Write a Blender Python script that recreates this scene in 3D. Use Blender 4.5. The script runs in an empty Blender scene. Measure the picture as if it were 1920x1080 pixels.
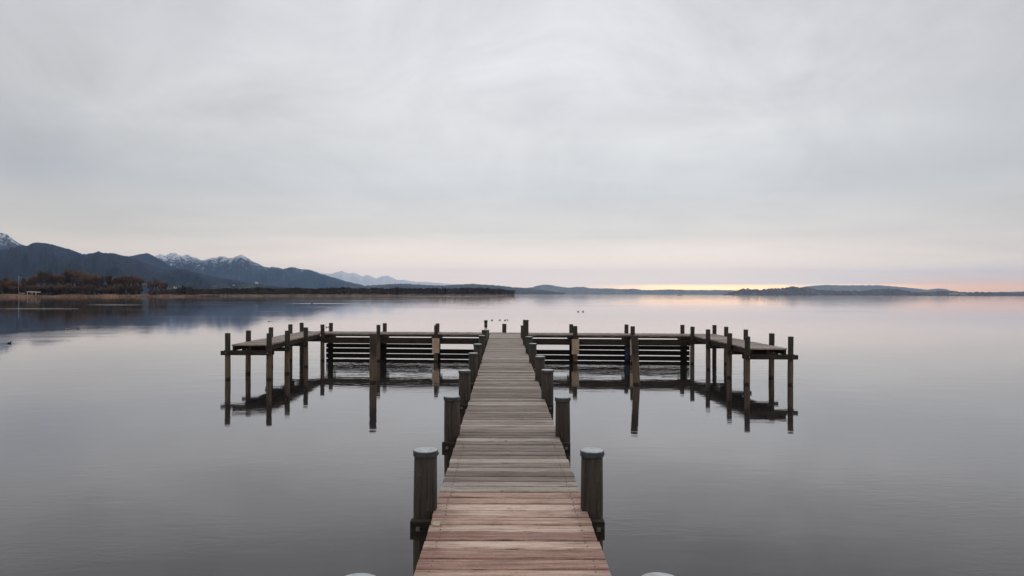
import bpy, bmesh, math, random
from mathutils import Vector, Matrix, noise
R = math.radians
random.seed(7)
sc = bpy.context.scene
COL = sc.collection
FPX, U0, V0, H, ROLL = 1280.0, 944.5, 551.0, 2.74, 0.003

# ------------------------------------------------------------------ camera
cd = bpy.data.cameras.new("camera"); cam = bpy.data.objects.new("camera", cd); COL.objects.link(cam)
cd.sensor_width = 36; cd.lens = 24
cd.shift_x = 15.5/1920; cd.shift_y = 11.0/1920
cd.clip_start = 0.05; cd.clip_end = 80000
cam.matrix_world = Matrix.Translation((0, 0, H)) @ Matrix.Rotation(R(90), 4, 'X') @ Matrix.Rotation(ROLL, 4, 'Z')
sc.camera = cam

# ------------------------------------------------------------------ world
SUN_EL, SUN_AZ = R(55), R(28)
world = bpy.data.worlds.new("World"); sc.world = world; world.use_nodes = True

class NT:
    """tiny node-tree helper"""
    def __init__(s, tree): s.t = tree; s.t.nodes.clear()
    def n(s, kind, **kw):
        nd = s.t.nodes.new(kind)
        for k, v in kw.items():
            if k == 'inp':
                for a, b in v.items(): s.put(nd, a, b)
            else: setattr(nd, k, v)
        return nd
    def put(s, nd, key, val):
        sock = nd.inputs[key]
        if isinstance(val, bpy.types.NodeSocket): s.t.links.new(val, sock)
        elif isinstance(val, bpy.types.Node): s.t.links.new(val.outputs[0], sock)
        else: sock.default_value = val
    def m(s, op, a, b=0.0, c=None, clamp=False):
        nd = s.n('ShaderNodeMath', operation=op, use_clamp=clamp)
        s.put(nd, 0, a); s.put(nd, 1, b)
        if c is not None: s.put(nd, 2, c)
        return nd.outputs[0]
    def mix(s, f, a, b, mode='MIX'):
        nd = s.n('ShaderNodeMix', data_type='RGBA', blend_type=mode)
        s.put(nd, 0, f)
        for k, v in ((6, a), (7, b)):
            if isinstance(v, tuple) and len(v) == 3: v = (*v, 1)
            s.put(nd, k, v)
        return nd.outputs[2]
    def ramp(s, f, stops, interp='LINEAR'):
        nd = s.n('ShaderNodeValToRGB'); cr = nd.color_ramp; cr.interpolation = interp
        while len(cr.elements) < len(stops): cr.elements.new(0.5)
        for e, (p, c) in zip(cr.elements, stops):
            e.position = p; e.color = (*c, 1) if isinstance(c, tuple) else (c, c, c, 1)
        s.put(nd, 0, f); return nd.outputs[0]
    def mr(s, v, a, b, c=0.0, d=1.0, smooth=True):
        nd = s.n('ShaderNodeMapRange', interpolation_type='SMOOTHSTEP' if smooth else 'LINEAR')
        for i, x in enumerate((v, a, b, c, d)): s.put(nd, i, x)
        return nd.outputs[0]
    def noise(s, vec, scale, detail=3, rough=.5, dist=0.0):
        nd = s.n('ShaderNodeTexNoise'); s.put(nd, 'Vector', vec); s.put(nd, 'Scale', scale)
        s.put(nd, 'Detail', detail); s.put(nd, 'Roughness', rough); s.put(nd, 'Distortion', dist)
        return nd.outputs[0]
    def mapping(s, vec, scale=(1, 1, 1), loc=(0, 0, 0), rot=(0, 0, 0)):
        nd = s.n('ShaderNodeMapping'); s.put(nd, 'Vector', vec)
        s.put(nd, 'Scale', scale); s.put(nd, 'Location', loc); s.put(nd, 'Rotation', rot)
        return nd.outputs[0]

def srgb(r, g, b, k=1.0):
    f = lambda c: (c/255/12.92 if c/255 <= .04045 else ((c/255+.055)/1.055)**2.4)*k
    return (f(r), f(g), f(b))

w = NT(world.node_tree)
geo = w.n('ShaderNodeTexCoord')
sep = w.n('ShaderNodeSeparateXYZ'); w.put(sep, 0, geo.outputs['Generated'])
sx, sy, sz = sep.outputs
hl = w.m('SQRT', w.m('ADD', w.m('MULTIPLY', sx, sx), w.m('MULTIPLY', sy, sy)))
tel = w.m('DIVIDE', sz, w.m('MAXIMUM', hl, .001))              # tangent of elevation
az = w.m('ARCTAN2', sx, sy)                                     # 0 ahead, + to the right
cv = w.n('ShaderNodeCombineXYZ'); zz = w.m('ADD', w.m('MAXIMUM', sz, 0.0), .10)
w.put(cv, 0, w.m('DIVIDE', sx, zz)); w.put(cv, 1, w.m('DIVIDE', sy, zz)); cv = cv.outputs[0]
# overcast deck : vertical gradient, read off the elevation tangent (0..0.5)
warp = w.noise(cv, .55, 4, .5)
te2 = w.m('ADD', tel, w.m('MULTIPLY', w.m('SUBTRACT', warp, .5), w.m('MULTIPLY', tel, .55)))
deck_col = w.ramp(w.m('MULTIPLY', te2, 2.0, clamp=True), [
    (0.00, srgb(237, 227, 221)), (0.03, srgb(237, 228, 223)), (0.075, srgb(242, 234, 226)),
    (0.115, srgb(229, 224, 221)), (0.165, srgb(214, 214, 213)), (0.24, srgb(220, 220, 220)),
    (0.42, srgb(229, 229, 230)), (0.62, srgb(227, 227, 230)), (0.82, srgb(224, 224, 228)), (1.0, srgb(220, 220, 224))])
n1 = w.noise(w.mapping(cv, (.8, 1.0, 1)), .7, 5, .55, .3)
n2 = w.noise(w.mapping(cv, (.55, 1.3, 1), rot=(0, 0, R(14))), 1.3, 5, .5, .5)
n3 = w.noise(w.mapping(geo.outputs['Generated'], (1, 1, 1.7), rot=(0, R(12), 0)), 4.2, 6, .6, .8)
nn = w.m('ADD', w.m('MULTIPLY', w.m('SUBTRACT', n1, .5), .24), w.m('MULTIPLY', w.m('SUBTRACT', n2, .5), .14))
nn = w.m('ADD', nn, w.m('MULTIPLY', w.m('SUBTRACT', n3, .5), w.mr(tel, .06, .25, .10, .52)))
cloud = w.n('ShaderNodeVectorMath', operation='SCALE'); w.put(cloud, 0, deck_col)
w.put(cloud, 'Scale', w.m('ADD', 1.0, nn)); cloud = cloud.outputs[0]
# lighter, clearer break low over the far shore, dimmer to the far left and far right
lowbreak = w.m('MULTIPLY', w.mr(tel, .085, .045), w.m('MULTIPLY', w.mr(az, -.42, -.12), w.mr(az, .62, .30)))
cloud = w.mix(w.m('MULTIPLY', lowbreak, .55), cloud, srgb(240, 229, 222))
# glowing slit at the horizon on the right, broken up by streaks
sv = w.n('ShaderNodeCombineXYZ'); w.put(sv, 0, w.m('MULTIPLY', az, 6.0)); w.put(sv, 1, w.m('MULTIPLY', tel, 120.0))
sn = w.noise(sv.outputs[0], 1.1, 4, .55)
slit = w.m('MULTIPLY', w.mr(tel, .0155, .0105), w.mr(az, .10, .22))
slit = w.m('MULTIPLY', w.m('MULTIPLY', slit, w.mr(sn, .30, .50, .35, 1.0)), w.mr(az, .60, .48, .35, 1.0))
cloud = w.mix(slit, cloud, srgb(255, 212, 156, 1.95))
peach = w.m('MULTIPLY', w.mr(tel, .030, .008), w.mr(az, .46, .60))
cloud = w.mix(w.m('MULTIPLY', peach, w.mr(sn, .25, .6, .35, .95)), cloud, srgb(255, 200, 145, 1.2))
# the low sky beyond the lake haze is brighter and warmer; the cloud thins straight ahead
hz_ = w.mix(w.mr(tel, .0, .16), (1.86, 1.64, 1.36), (1.0, 1.0, .985))
cloud = w.mix(1.0, cloud, hz_, 'MULTIPLY')
gain = w.mr(w.m('ABSOLUTE', w.m('SUBTRACT', az, .05)), .22, .66, 1.0, .80)
hole = w.m('MULTIPLY', w.m('MULTIPLY', w.mr(az, -.50, -.63), w.mr(n1, .42, .56)), w.m('MULTIPLY', w.mr(tel, .12, .17), w.mr(tel, .26, .20)))
cloud = w.mix(w.m('MULTIPLY', hole, .55), cloud, srgb(205, 209, 224))
cl2 = w.n('ShaderNodeVectorMath', operation='SCALE'); w.put(cl2, 0, cloud); w.put(cl2, 'Scale', gain); cloud = cl2.outputs[0]
sky = w.n('ShaderNodeTexSky', sky_type='NISHITA', sun_disc=False)
sky.sun_elevation = SUN_EL; sky.sun_rotation = SUN_AZ
bg1 = w.n('ShaderNodeBackground'); w.put(bg1, 0, sky.outputs[0]); w.put(bg1, 1, .05)
bg2 = w.n('ShaderNodeBackground'); w.put(bg2, 0, cloud); w.put(bg2, 1, 1.0)
ms = w.n('ShaderNodeMixShader'); w.put(ms, 0, .98); w.put(ms, 1, bg1); w.put(ms, 2, bg2)
wo = w.n('ShaderNodeOutputWorld'); w.put(wo, 0, ms)

# ------------------------------------------------------------------ sun behind the cloud layer
sl = bpy.data.lights.new("sun", 'SUN'); sl.energy = 0.6; sl.angle = R(40); sl.color = (1, .95, .9)
so = bpy.data.objects.new("sun", sl); COL.objects.link(so)
sd = Vector((math.sin(SUN_AZ)*math.cos(SUN_EL), math.cos(SUN_AZ)*math.cos(SUN_EL), math.sin(SUN_EL)))
so.rotation_euler = sd.to_track_quat('Z', 'Y').to_euler(); so.location = (0, 0, 50)

sc.view_settings.view_transform = 'Standard'; sc.view_settings.look = 'None'
sc.view_settings.exposure = 0; sc.view_settings.gamma = 1
sc.render.engine = 'CYCLES'
sc.cycles.use_denoising = True
sc.cycles.max_bounces = 6; sc.cycles.diffuse_bounces = 3; sc.cycles.glossy_bounces = 3
sc.cycles.volume_bounces = 1
sc.cycles.sample_clamp_indirect = 4

# ------------------------------------------------------------------ helpers
def horizon(u): return V0 + ROLL*(u - U0)
def at(u, v, z=0.0):
    """world point at height z seen at photo pixel (u,v)"""
    D = (H - z)*FPX/(v - horizon(u)); return Vector(((u-U0)/FPX*D, D, z))
def elev(u, v, D): return H - (v - horizon(u))*D/FPX
def tag(o, label=None, cat=None, group=None, kind=None):
    if label: o['label'] = label
    if cat: o['category'] = cat
    if group: o['group'] = group
    if kind: o['kind'] = kind
    return o
def empty(name, loc, label, cat, group=None):
    o = bpy.data.objects.new(name, None); COL.objects.link(o); o.location = loc
    o.empty_display_size = .3
    return tag(o, label, cat, group)
def link(name, me, mats, parent=None, loc=None):
    o = bpy.data.objects.new(name, me); COL.objects.link(o)
    if mats is not None:
        for m_ in (mats if isinstance(mats, (list, tuple)) else [mats]): me.materials.append(m_)
    if parent is not None:
        o.parent = parent
        if loc is None: o.location = -root_loc(parent)        # geometry given in world space
    if loc is not None: o.location = loc
    return o
def root_loc(p):
    v = Vector(p.location)
    while p.parent: p = p.parent; v += Vector(p.location)
    return v

class MB:
    def __init__(s): s.v = []; s.f = []; s.r = []; s.sm = []
    def box(s, c, d, rz=0.0, rnd=0.0, ch=0.0, tilt=0.0):
        """box with centre c, size d, rotation about z, chamfered along its long edges by ch"""
        b = len(s.v); hx, hy, hz = d[0]/2, d[1]/2, d[2]/2
        M = Matrix.Rotation(rz, 3, 'Z') @ Matrix.Rotation(tilt, 3, 'Y')
        if ch <= 0:
            pts = [(x, y, z) for x in (-hx, hx) for y in (-hy, hy) for z in (-hz, hz)]
            fs = [(0, 1, 3, 2), (4, 6, 7, 5), (0, 4, 5, 1), (2, 3, 7, 6), (0, 2, 6, 4), (1, 5, 7, 3)]
        else:
            long_x = d[0] >= d[1]
            hw = hy if long_x else hx; hL = hx if long_x else hy
            sec = [(-hw, -hz), (hw, -hz), (hw, hz-ch), (hw-ch*.35, hz-ch*.35), (hw-ch, hz), (-hw+ch, hz), (-hw+ch*.35, hz-ch*.35), (-hw, hz-ch)]
            pts = []
            for L in (-hL, hL):
                for a, z in sec: pts.append((L, a, z) if long_x else (a, L, z))
            n = len(sec)
            fs = [tuple(range(n))[::-1], tuple(range(n, 2*n))] + [(i, (i+1) % n, (i+1) % n+n, i+n) for i in range(n)]
            if not long_x: fs = [f[::-1] for f in fs]
        C_ = Vector(c)
        s.v += [tuple(M @ Vector(p) + C_) for p in pts]
        for f in fs: s.f.append(tuple(b+i for i in f)); s.r.append(rnd); s.sm.append(False)
    def tube(s, rings, seg=12, rnd=0.0, caps=True, smooth=True):
        """rings: list of (centre, radius)"""
        b = len(s.v)
        for c, r in rings:
            for k in range(seg):
                a = 2*math.pi*k/seg; s.v.append((c[0]+r*math.cos(a), c[1]+r*math.sin(a), c[2]))
        for j in range(len(rings)-1):
            for k in range(seg):
                s.f.append((b+j*seg+k, b+j*seg+(k+1) % seg, b+(j+1)*seg+(k+1) % seg, b+(j+1)*seg+k)); s.r.append(rnd); s.sm.append(smooth)
        if caps:
            s.f.append(tuple(b+k for k in range(seg))[::-1]); s.r.append(rnd); s.sm.append(False)
            e = b+(len(rings)-1)*seg; s.f.append(tuple(e+k for k in range(seg))); s.r.append(rnd); s.sm.append(False)
    def rod(s, a, b_, r0, r1, seg=4, rnd=0.0):
        a = Vector(a); b_ = Vector(b_); d = (b_-a)
        if d.length < 1e-6: return
        q = d.to_track_quat('Z', 'Y'); b = len(s.v)
        for c, r in ((a, r0), (b_, r1)):
            for k in range(seg):
                t = 2*math.pi*k/seg; s.v.append(tuple(c + q @ Vector((r*math.cos(t), r*math.sin(t), 0))))
        for k in range(seg):
            s.f.append((b+k, b+(k+1) % seg, b+seg+(k+1) % seg, b+seg+k)); s.r.append(rnd); s.sm.append(False)
    def tri(s, a, b_, c, rnd=0.0):
        b = len(s.v); s.v += [tuple(a), tuple(b_), tuple(c)]; s.f.append((b, b+1, b+2)); s.r.append(rnd); s.sm.append(False)
    def mesh(s, name):
        me = bpy.data.meshes.new(name); me.from_pydata(s.v, [], s.f)
        at_ = me.attributes.new('rnd', 'FLOAT', 'FACE'); at_.data.foreach_set('value', s.r)
        me.polygons.foreach_set('use_smooth', s.sm); me.update(); return me
    def build(s, name, mat, parent=None, loc=None): return link(name, s.mesh(name), mat, parent, loc)

# ------------------------------------------------------------------ materials
def mat(name):
    m_ = bpy.data.materials.new(name); m_.use_nodes = True; t = NT(m_.node_tree)
    p = t.n('ShaderNodeBsdfPrincipled'); o = t.n('ShaderNodeOutputMaterial'); t.put(o, 0, p)
    return m_, t, p
def wpos(t): return t.n('ShaderNodeNewGeometry').outputs['Position']
def attr(t, name='rnd'): return t.n('ShaderNodeAttribute', attribute_name=name).outputs['Fac']

def deck_material(name, palette, along='X', stain=.5, spec=.35, rough=.62, dark=(.045, .03, .024)):
    m_, t, p = mat(name)
    P = wpos(t); rnd = attr(t)
    sft = t.n('ShaderNodeCombineXYZ'); t.put(sft, 0, t.m('MULTIPLY', rnd, 37.0)); t.put(sft, 2, t.m('MULTIPLY', rnd, 91.0))
    V = t.n('ShaderNodeVectorMath', operation='ADD'); t.put(V, 0, P); t.put(V, 1, sft.outputs[0]); V = V.outputs[0]
    sc1 = (1.6, 26, 4) if along == 'X' else (26, 1.6, 4)
    sc2 = (5, 110, 8) if along == 'X' else (110, 5, 8)
    g1 = t.noise(t.mapping(V, sc1), 1.0, 6, .68, .5)
    g2 = t.noise(t.mapping(V, sc2), 1.0, 5, .7, .3)
    g3 = t.noise(t.mapping(V, (2.2, 210, 8) if along == 'X' else (210, 2.2, 8)), 1.0, 3, .6, .1)
    fine = t.noise(V, 55, 3, .7)
    blot = t.noise(t.mapping(V, (1.0, 3.2, 1) if along == 'X' else (3.2, 1.0, 1)), 1.9, 5, .65, .4)
    tone = t.m('ADD', t.m('MULTIPLY', rnd, .30), t.m('ADD', t.m('MULTIPLY', g1, .55), t.m('MULTIPLY', t.m('ADD', g2, fine), .16)))
    c = t.ramp(tone, palette)
    c = t.mix(t.mr(g2, .52, .66, 0, .75), c, dark)
    c = t.mix(t.mr(g3, .57, .66, 0, .85), c, tuple(x*.6 for x in dark))              # drying cracks
    c = t.mix(t.mr(blot, .50, .72, 0, stain), c, t.mix(.5, c, (.10, .05, .036)) if stain > .3 else (.085, .078, .06))
    if along == 'X' and stain > .3:                                                   # wet reddish board ends
        sx_ = t.n('ShaderNodeSeparateXYZ'); t.put(sx_, 0, P)
        ex = t.m('ADD', t.m('ABSOLUTE', t.m('SUBTRACT', sx_.outputs[0], .09)), t.m('MULTIPLY', t.m('SUBTRACT', blot, .5), .55))
        c = t.mix(t.mr(ex, .34, .60, 0, .72), c, t.mix(.5, c, (.15, .07, .05)))
    # knots
    vo = t.n('ShaderNodeTexVoronoi'); t.put(vo, 'Vector', t.mapping(V, (2.2, 6, 1) if along == 'X' else (6, 2.2, 1))); t.put(vo, 'Scale', 1.6)
    c = t.mix(t.mr(vo.outputs['Distance'], .10, .04, 0, .75), c, (.05, .028, .02))
    c = t.mix(t.m('GREATER_THAN', rnd, 2.0), c, (.10, .065, .05))
    t.put(p, 'Base Color', c); t.put(p, 'Roughness', t.mr(blot, .3, .7, rough-.12, rough+.15)); t.put(p, 'Specular IOR Level', spec)
    bp = t.n('ShaderNodeBump'); t.put(bp, 'Strength', .7); t.put(bp, 'Distance', .006)
    t.put(bp, 'Height', t.m('ADD', t.m('MULTIPLY', g2, .6), g1)); t.put(p, 'Normal', bp)
    return m_
M_NEW = deck_material('planks_reddish', [(0.30, (.12, .056, .040)), (.46, (.31, .165, .122)), (.60, (.53, .345, .270)), (.78, (.76, .58, .48))], stain=.60)
M_OLD = deck_material('planks_weathered', [(0.27, (.065, .048, .038)), (.46, (.175, .132, .106)), (.60, (.285, .228, .190)), (.78, (.50, .43, .375))], stain=.28)
M_OLDY = deck_material('planks_weathered_cross', [(0.1, (.10, .078, .062)), (.5, (.19, .15, .12)), (.9, (.27, .22, .18))], along='Y', stain=.28)

def post_material(name, top, mid, wet):
    m_, t, p = mat(name)
    P = wpos(t); sp = t.n('ShaderNodeSeparateXYZ'); t.put(sp, 0, P); z = sp.outputs[2]
    oi = t.n('ShaderNodeObjectInfo').outputs['Random']
    sh = t.n('ShaderNodeCombineXYZ'); t.put(sh, 2, t.m('MULTIPLY', oi, 60.0))
    V = t.n('ShaderNodeVectorMath', operation='ADD'); t.put(V, 0, P); t.put(V, 1, sh.outputs[0]); V = V.outputs[0]
    g = t.noise(t.mapping(V, (38, 38, 1.6)), 1.0, 5, .6, .3)
    bl = t.noise(t.mapping(V, (7, 7, 2.0)), 1.0, 4, .6, .3)
    zj = t.m('ADD', z, t.m('MULTIPLY', t.m('SUBTRACT', bl, .5), .35))
    c = t.mix(t.mr(zj, 1.0, .62), top, mid)
    c = t.mix(t.mr(g, .42, .68, 0, .75), c, t.mix(.75, c, (.012, .009, .007)))
    c = t.mix(t.mr(bl, .50, .70, 0, .65), c, (.060, .058, .030))
    sp_ = t.noise(t.mapping(V, (60, 60, 9)), 1.0, 4, .7, .5)
    c = t.mix(t.mr(sp_, .58, .72, 0, .55), c, (.15, .135, .115))
    ck = t.noise(t.mapping(V, (75, 75, .9)), 1.0, 3, .6, .1)
    c = t.mix(t.mr(ck, .62, .67, 0, .9), c, (.008, .006, .005))
    wz = t.m('ADD', z, t.m('MULTIPLY', t.m('SUBTRACT', g, .5), .05))
    c = t.mix(t.mr(wz, .085, .045), c, wet)
    t.put(p, 'Base Color', c); t.put(p, 'Roughness', t.mr(wz, .05, .1, .3, .8)); t.put(p, 'Specular IOR Level', .3)
    bp = t.n('ShaderNodeBump'); t.put(bp, 'Strength', .9); t.put(bp, 'Distance', .012); t.put(bp, 'Height', g); t.put(p, 'Normal', bp)
    return m_
M_POST = post_material('post_wood', (.052, .041, .035), (.055, .042, .032), (.015, .011, .008))
M_PILE = post_material('pile_wood', (.050, .040, .034), (.155, .115, .078), (.016, .011, .008))
def plain_wood(name, c1, c2, rough=.8, scl=(3, 3, 40)):
    m_, t, p = mat(name); P = wpos(t)
    g = t.noise(t.mapping(P, scl), 1.0, 5, .6, .4); b = t.noise(P, 2.5, 3, .6)
    c = t.mix(t.mr(g, .3, .7), c1, c2); c = t.mix(t.mr(b, .5, .75, 0, .5), c, tuple(x*.45 for x in c1))
    t.put(p, 'Base Color', c); t.put(p, 'Roughness', rough); t.put(p, 'Specular IOR Level', .25)
    bp = t.n('ShaderNodeBump'); t.put(bp, 'Strength', .6); t.put(bp, 'Distance', .006); t.put(bp, 'Height', g); t.put(p, 'Normal', bp)
    return m_
M_BEAM = plain_wood('beam_wood', (.018, .013, .010), (.050, .038, .030))
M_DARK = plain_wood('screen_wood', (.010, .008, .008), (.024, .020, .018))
M_TAN = plain_wood('rubbing_board_wood', (.36, .26, .18), (.55, .42, .32), scl=(25, 25, 3))
def metal(name, col, rough=.5, met=.85, var=.5):
    m_, t, p = mat(name); P = wpos(t); n_ = t.noise(P, 22, 4, .6)
    n2_ = t.noise(P, 7, 4, .7, .6)
    cc = t.mix(t.mr(n_, .35, .7, 0, var), col, tuple(c*.55 for c in col))
    t.put(p, 'Base Color', t.mix(t.mr(n2_, .52, .66, 0, .55), cc, tuple(c*f for c, f in zip(col, (.62, .55, .45)))))
    t.put(p, 'Metallic', met); t.put(p, 'Roughness', t.mr(n_, .3, .7, rough-.1, rough+.15)); return m_
M_CAP = metal('galvanised_cap', (.48, .51, .53), .5, .3)
M_RIM = metal('cap_rim_metal', (.066, .072, .078), .6, .4)
M_BOLT = metal('bolt_metal', (.25, .24, .23), .45, .8)
def flat(name, col, rough=.6, var=.25, scale=6.0, spec=.4):
    m_, t, p = mat(name); n_ = t.noise(wpos(t), scale, 4, .6)
    t.put(p, 'Base Color', t.mix(t.mr(n_, .35, .7, 0, 1), col, tuple(c*(1-var) for c in col)))
    t.put(p, 'Roughness', rough); t.put(p, 'Specular IOR Level', spec); return m_
M_WHITE = flat('weathered_white_paint', (.62, .60, .56), .6, .35, 9)
M_BLACK = flat('dark_band_paint', (.03, .022, .022), .6, .4, 9)
M_RED = flat('faded_red_band', (.16, .07, .07), .6, .4, 9)
M_BLUE = flat('blue_plastic', (.015, .05, .13), .4, .5, 7)
M_ROPE = flat('grey_rope', (.35, .32, .28), .9, .4, 30)

# ------------------------------------------------------------------ lake
def make_water():
    bm = bmesh.new()
    ys = [-60, 0, 30, 120, 500, 2000, 8000, 30000]; xs = [-30000, -8000, -2000, -400, -60, 0, 60, 400, 2000, 8000, 30000]
    g = [[bm.verts.new((x, y, 0)) for x in xs] for y in ys]
    for j in range(len(ys)-1):
        for i in range(len(xs)-1): bm.faces.new((g[j][i], g[j][i+1], g[j+1][i+1], g[j+1][i]))
    me = bpy.data.meshes.new('lake_water'); bm.to_mesh(me); bm.free()
    m_, t, p = mat('lake_surface')
    P = wpos(t); sp = t.n('ShaderNodeSeparateXYZ'); t.put(sp, 0, P); X, Y, _ = sp.outputs
    def patch(cx, cy, rx, ry, soft=.5):
        a = t.m('DIVIDE', t.m('SUBTRACT', X, cx), rx); b = t.m('DIVIDE', t.m('SUBTRACT', Y, cy), ry)
        d = t.m('ADD', t.m('MULTIPLY', a, a), t.m('MULTIPLY', b, b)); return t.mr(d, 1.0, soft)
    ruff = None
    streaks = []
    for (u, v, hw, ry) in ((604, 569.0, 76, 3.5), (70, 579.0, 95, 1.0), (215, 571.6, 62, 1.6), (845, 556.4, 110, 14)):
        q = at(u, v); streaks.append((q.x, q.y, hw/FPX*q.y, ry))
    for s_ in streaks:
        k = patch(*s_, soft=.2); ruff = k if ruff is None else t.m('MAXIMUM', ruff, k)
    w1 = t.noise(t.mapping(P, (.02, .05, 1)), 1.0, 3, .5)            # wind lanes
    q = at(60, 632)
    breeze = t.m('MULTIPLY', patch(q.x-.5, q.y+3, 4.5, 11, .0), .8)
    breeze = t.m('MAXIMUM', breeze, t.mr(w1, .50, .66, 0, .35))
    near = t.mr(Y, 25, 6, 0, 1)
    # disturbed water around the platform
    plat = t.m('MULTIPLY', t.mr(Y, 19, 24), t.mr(Y, 34, 29)); plat = t.m('MULTIPLY', plat, t.mr(t.m('ABSOLUTE', X), 11, 8))
    amp = t.m('ADD', .42, t.m('ADD', t.m('MULTIPLY', breeze, 1.2), t.m('MULTIPLY', plat, 1.5)))
    a1 = t.noise(t.mapping(P, (.9, 1.7, 1), rot=(0, 0, R(-7))), 1.0, 2, .5, .5)
    a2 = t.noise(t.mapping(P, (.25, .42, 1), rot=(0, 0, R(12))), 1.0, 1, .5, .3)
    a3 = t.noise(t.mapping(P, (2.2, 6.5, 1)), 1.0, 2, .5, .2)
    cat = t.noise(t.mapping(P, (3.2, 9.0, 1), rot=(0, 0, R(-16))), 1.0, 3, .55, .5)     # cat's paws in the foreground
    cp_ = t.mr(t.noise(t.mapping(P, (.22, .35, 1)), 1.0, 3, .55), .46, .64, .06, 1.1)
    hgt = t.m('ADD', t.m('MULTIPLY', a1, .0042), t.m('MULTIPLY', a2, .009))
    hgt = t.m('MULTIPLY', hgt, amp)
    hgt = t.m('ADD', hgt, t.m('MULTIPLY', a3, t.m('ADD', .0007, t.m('MULTIPLY', breeze, .0030))))
    hgt = t.m('ADD', hgt, t.m('MULTIPLY', cat, t.m('MULTIPLY', cp_, t.mr(Y, 34, 4, .0002, .0024))))
    hgt = t.m('ADD', hgt, t.m('MULTIPLY', a3, t.m('MULTIPLY', plat, .0016)))
    bp = t.n('ShaderNodeBump'); t.put(bp, 'Strength', 1.0); t.put(bp, 'Distance', 1.0); t.put(bp, 'Height', hgt)
    r_ = t.m('ADD', .03, t.m('MULTIPLY', ruff, .25)); r_ = t.m('ADD', r_, t.m('MULTIPLY', breeze, .06))
    r_ = t.m('ADD', r_, t.mr(Y, 40, 300, 0, .015))
    lw = t.n('ShaderNodeLayerWeight'); t.put(lw, 'Blend', .5); t.put(lw, 'Normal', bp)
    fac = t.ramp(lw.outputs['Facing'], [(0, .02), (.615, .12), (.665, .165), (.735, .30), (.80, .46), (.885, .64), (.95, .82), (.993, .96)])
    gl = t.n('ShaderNodeBsdfGlossy'); t.put(gl, 'Color', (1, .984, .990, 1)); t.put(gl, 'Roughness', r_); t.put(gl, 'Normal', bp)
    df = t.n('ShaderNodeBsdfDiffuse'); t.put(df, 'Color', (.025, .021, .021, 1))
    mx = t.n('ShaderNodeMixShader'); t.put(mx, 0, fac); t.put(mx, 1, df); t.put(mx, 2, gl)
    out = [n for n in m_.node_tree.nodes if n.type == 'OUTPUT_MATERIAL'][0]; t.put(out, 0, mx)
    m_.node_tree.nodes.remove(p)
    o = link('water', me, m_); tag(o, kind='structure'); return o
make_water()

# ------------------------------------------------------------------ pier parts
def zdeck(D): return 1.01 + .0047*D
def deck_planks(mb, x0, x1, y0, y1, zf, pitch=.164, gap=.018, th=.045, jx=.005, rz=0.0, pivot=(0, 0)):
    """boards laid along X"""
    n = round((y1-y0)/pitch); pitch = (y1-y0)/n
    for k in range(n):
        y = y0+(k+.5)*pitch; wd = pitch-gap*random.uniform(.6, 1.5)
        a = x0+random.uniform(-jx, jx); b = x1+random.uniform(-jx, jx)
        mb.box(((a+b)/2, y, zf(y)-th/2+random.uniform(-.003, .002)), (b-a, wd, th), rz=random.uniform(-.0012, .0012), rnd=random.random(), ch=.012)
        if y < 8:
            for sx0 in (x0+.09, x1-.09):
                for dy in (-.04, .04):
                    mb.box((sx0+random.uniform(-.008, .008), y+dy+random.uniform(-.006, .006), zf(y)-.0005), (.009, .009, .006), rnd=3.0)

def make_post(parent, x, y, ztop, r=.092, cap=True, mat_=None, lean=(0, 0), name='post'):
    mb = MB(); zb = -1.4
    if lean == (0, 0): lean = (random.uniform(-.009, .009), random.uniform(-.006, .006))
    r *= random.uniform(.95, 1.05)
    rings = []
    for k in range(9):
        tt = k/8; z = zb+(ztop-zb)*tt
        rings.append(((x+lean[0]*(z-ztop), y+lean[1]*(z-ztop), z), r*(1.0+.03*math.sin(k*1.7+x*5))))
    if not cap: rings[-1:] = [(rings[-1][0][:2]+(ztop-.012,), r), (rings[-1][0][:2]+(ztop,), r*.9)]
    mb.tube(rings, 20)
    o = mb.build(name, mat_ or M_POST, parent)
    if cap:
        c = MB(); rc = r*1.075
        c.tube([((x, y, ztop-.030), rc), ((x, y, ztop+.004), rc), ((x, y, ztop+.009), rc*.975)], 28, smooth=False)
        for k in range(5):
            a = -math.pi/2+k*1.25+.35; c.box((x+rc*math.cos(a), y+rc*math.sin(a), ztop-.016), (.012, .012, .012), rz=a)
        co = c.build('post_cap', M_RIM, o, loc=(0, 0, 0))
        d = MB(); d.tube([((x, y, ztop+.0085), rc*.93), ((x, y, ztop+.013), rc*.93), ((x, y, ztop+.017), rc*.86)], 28, smooth=False)
        dm = d.mesh('cap_top'); co.data.materials.append(M_CAP)
        # join the pale lid into the cap mesh
        bm = bmesh.new(); bm.from_mesh(co.data); nf = len(bm.faces); bm.from_mesh(dm); bm.faces.ensure_lookup_table()
        for f in bm.faces[nf:]: f.material_index = 1
        bm.to_mesh(co.data); bm.free()
    return o

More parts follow.
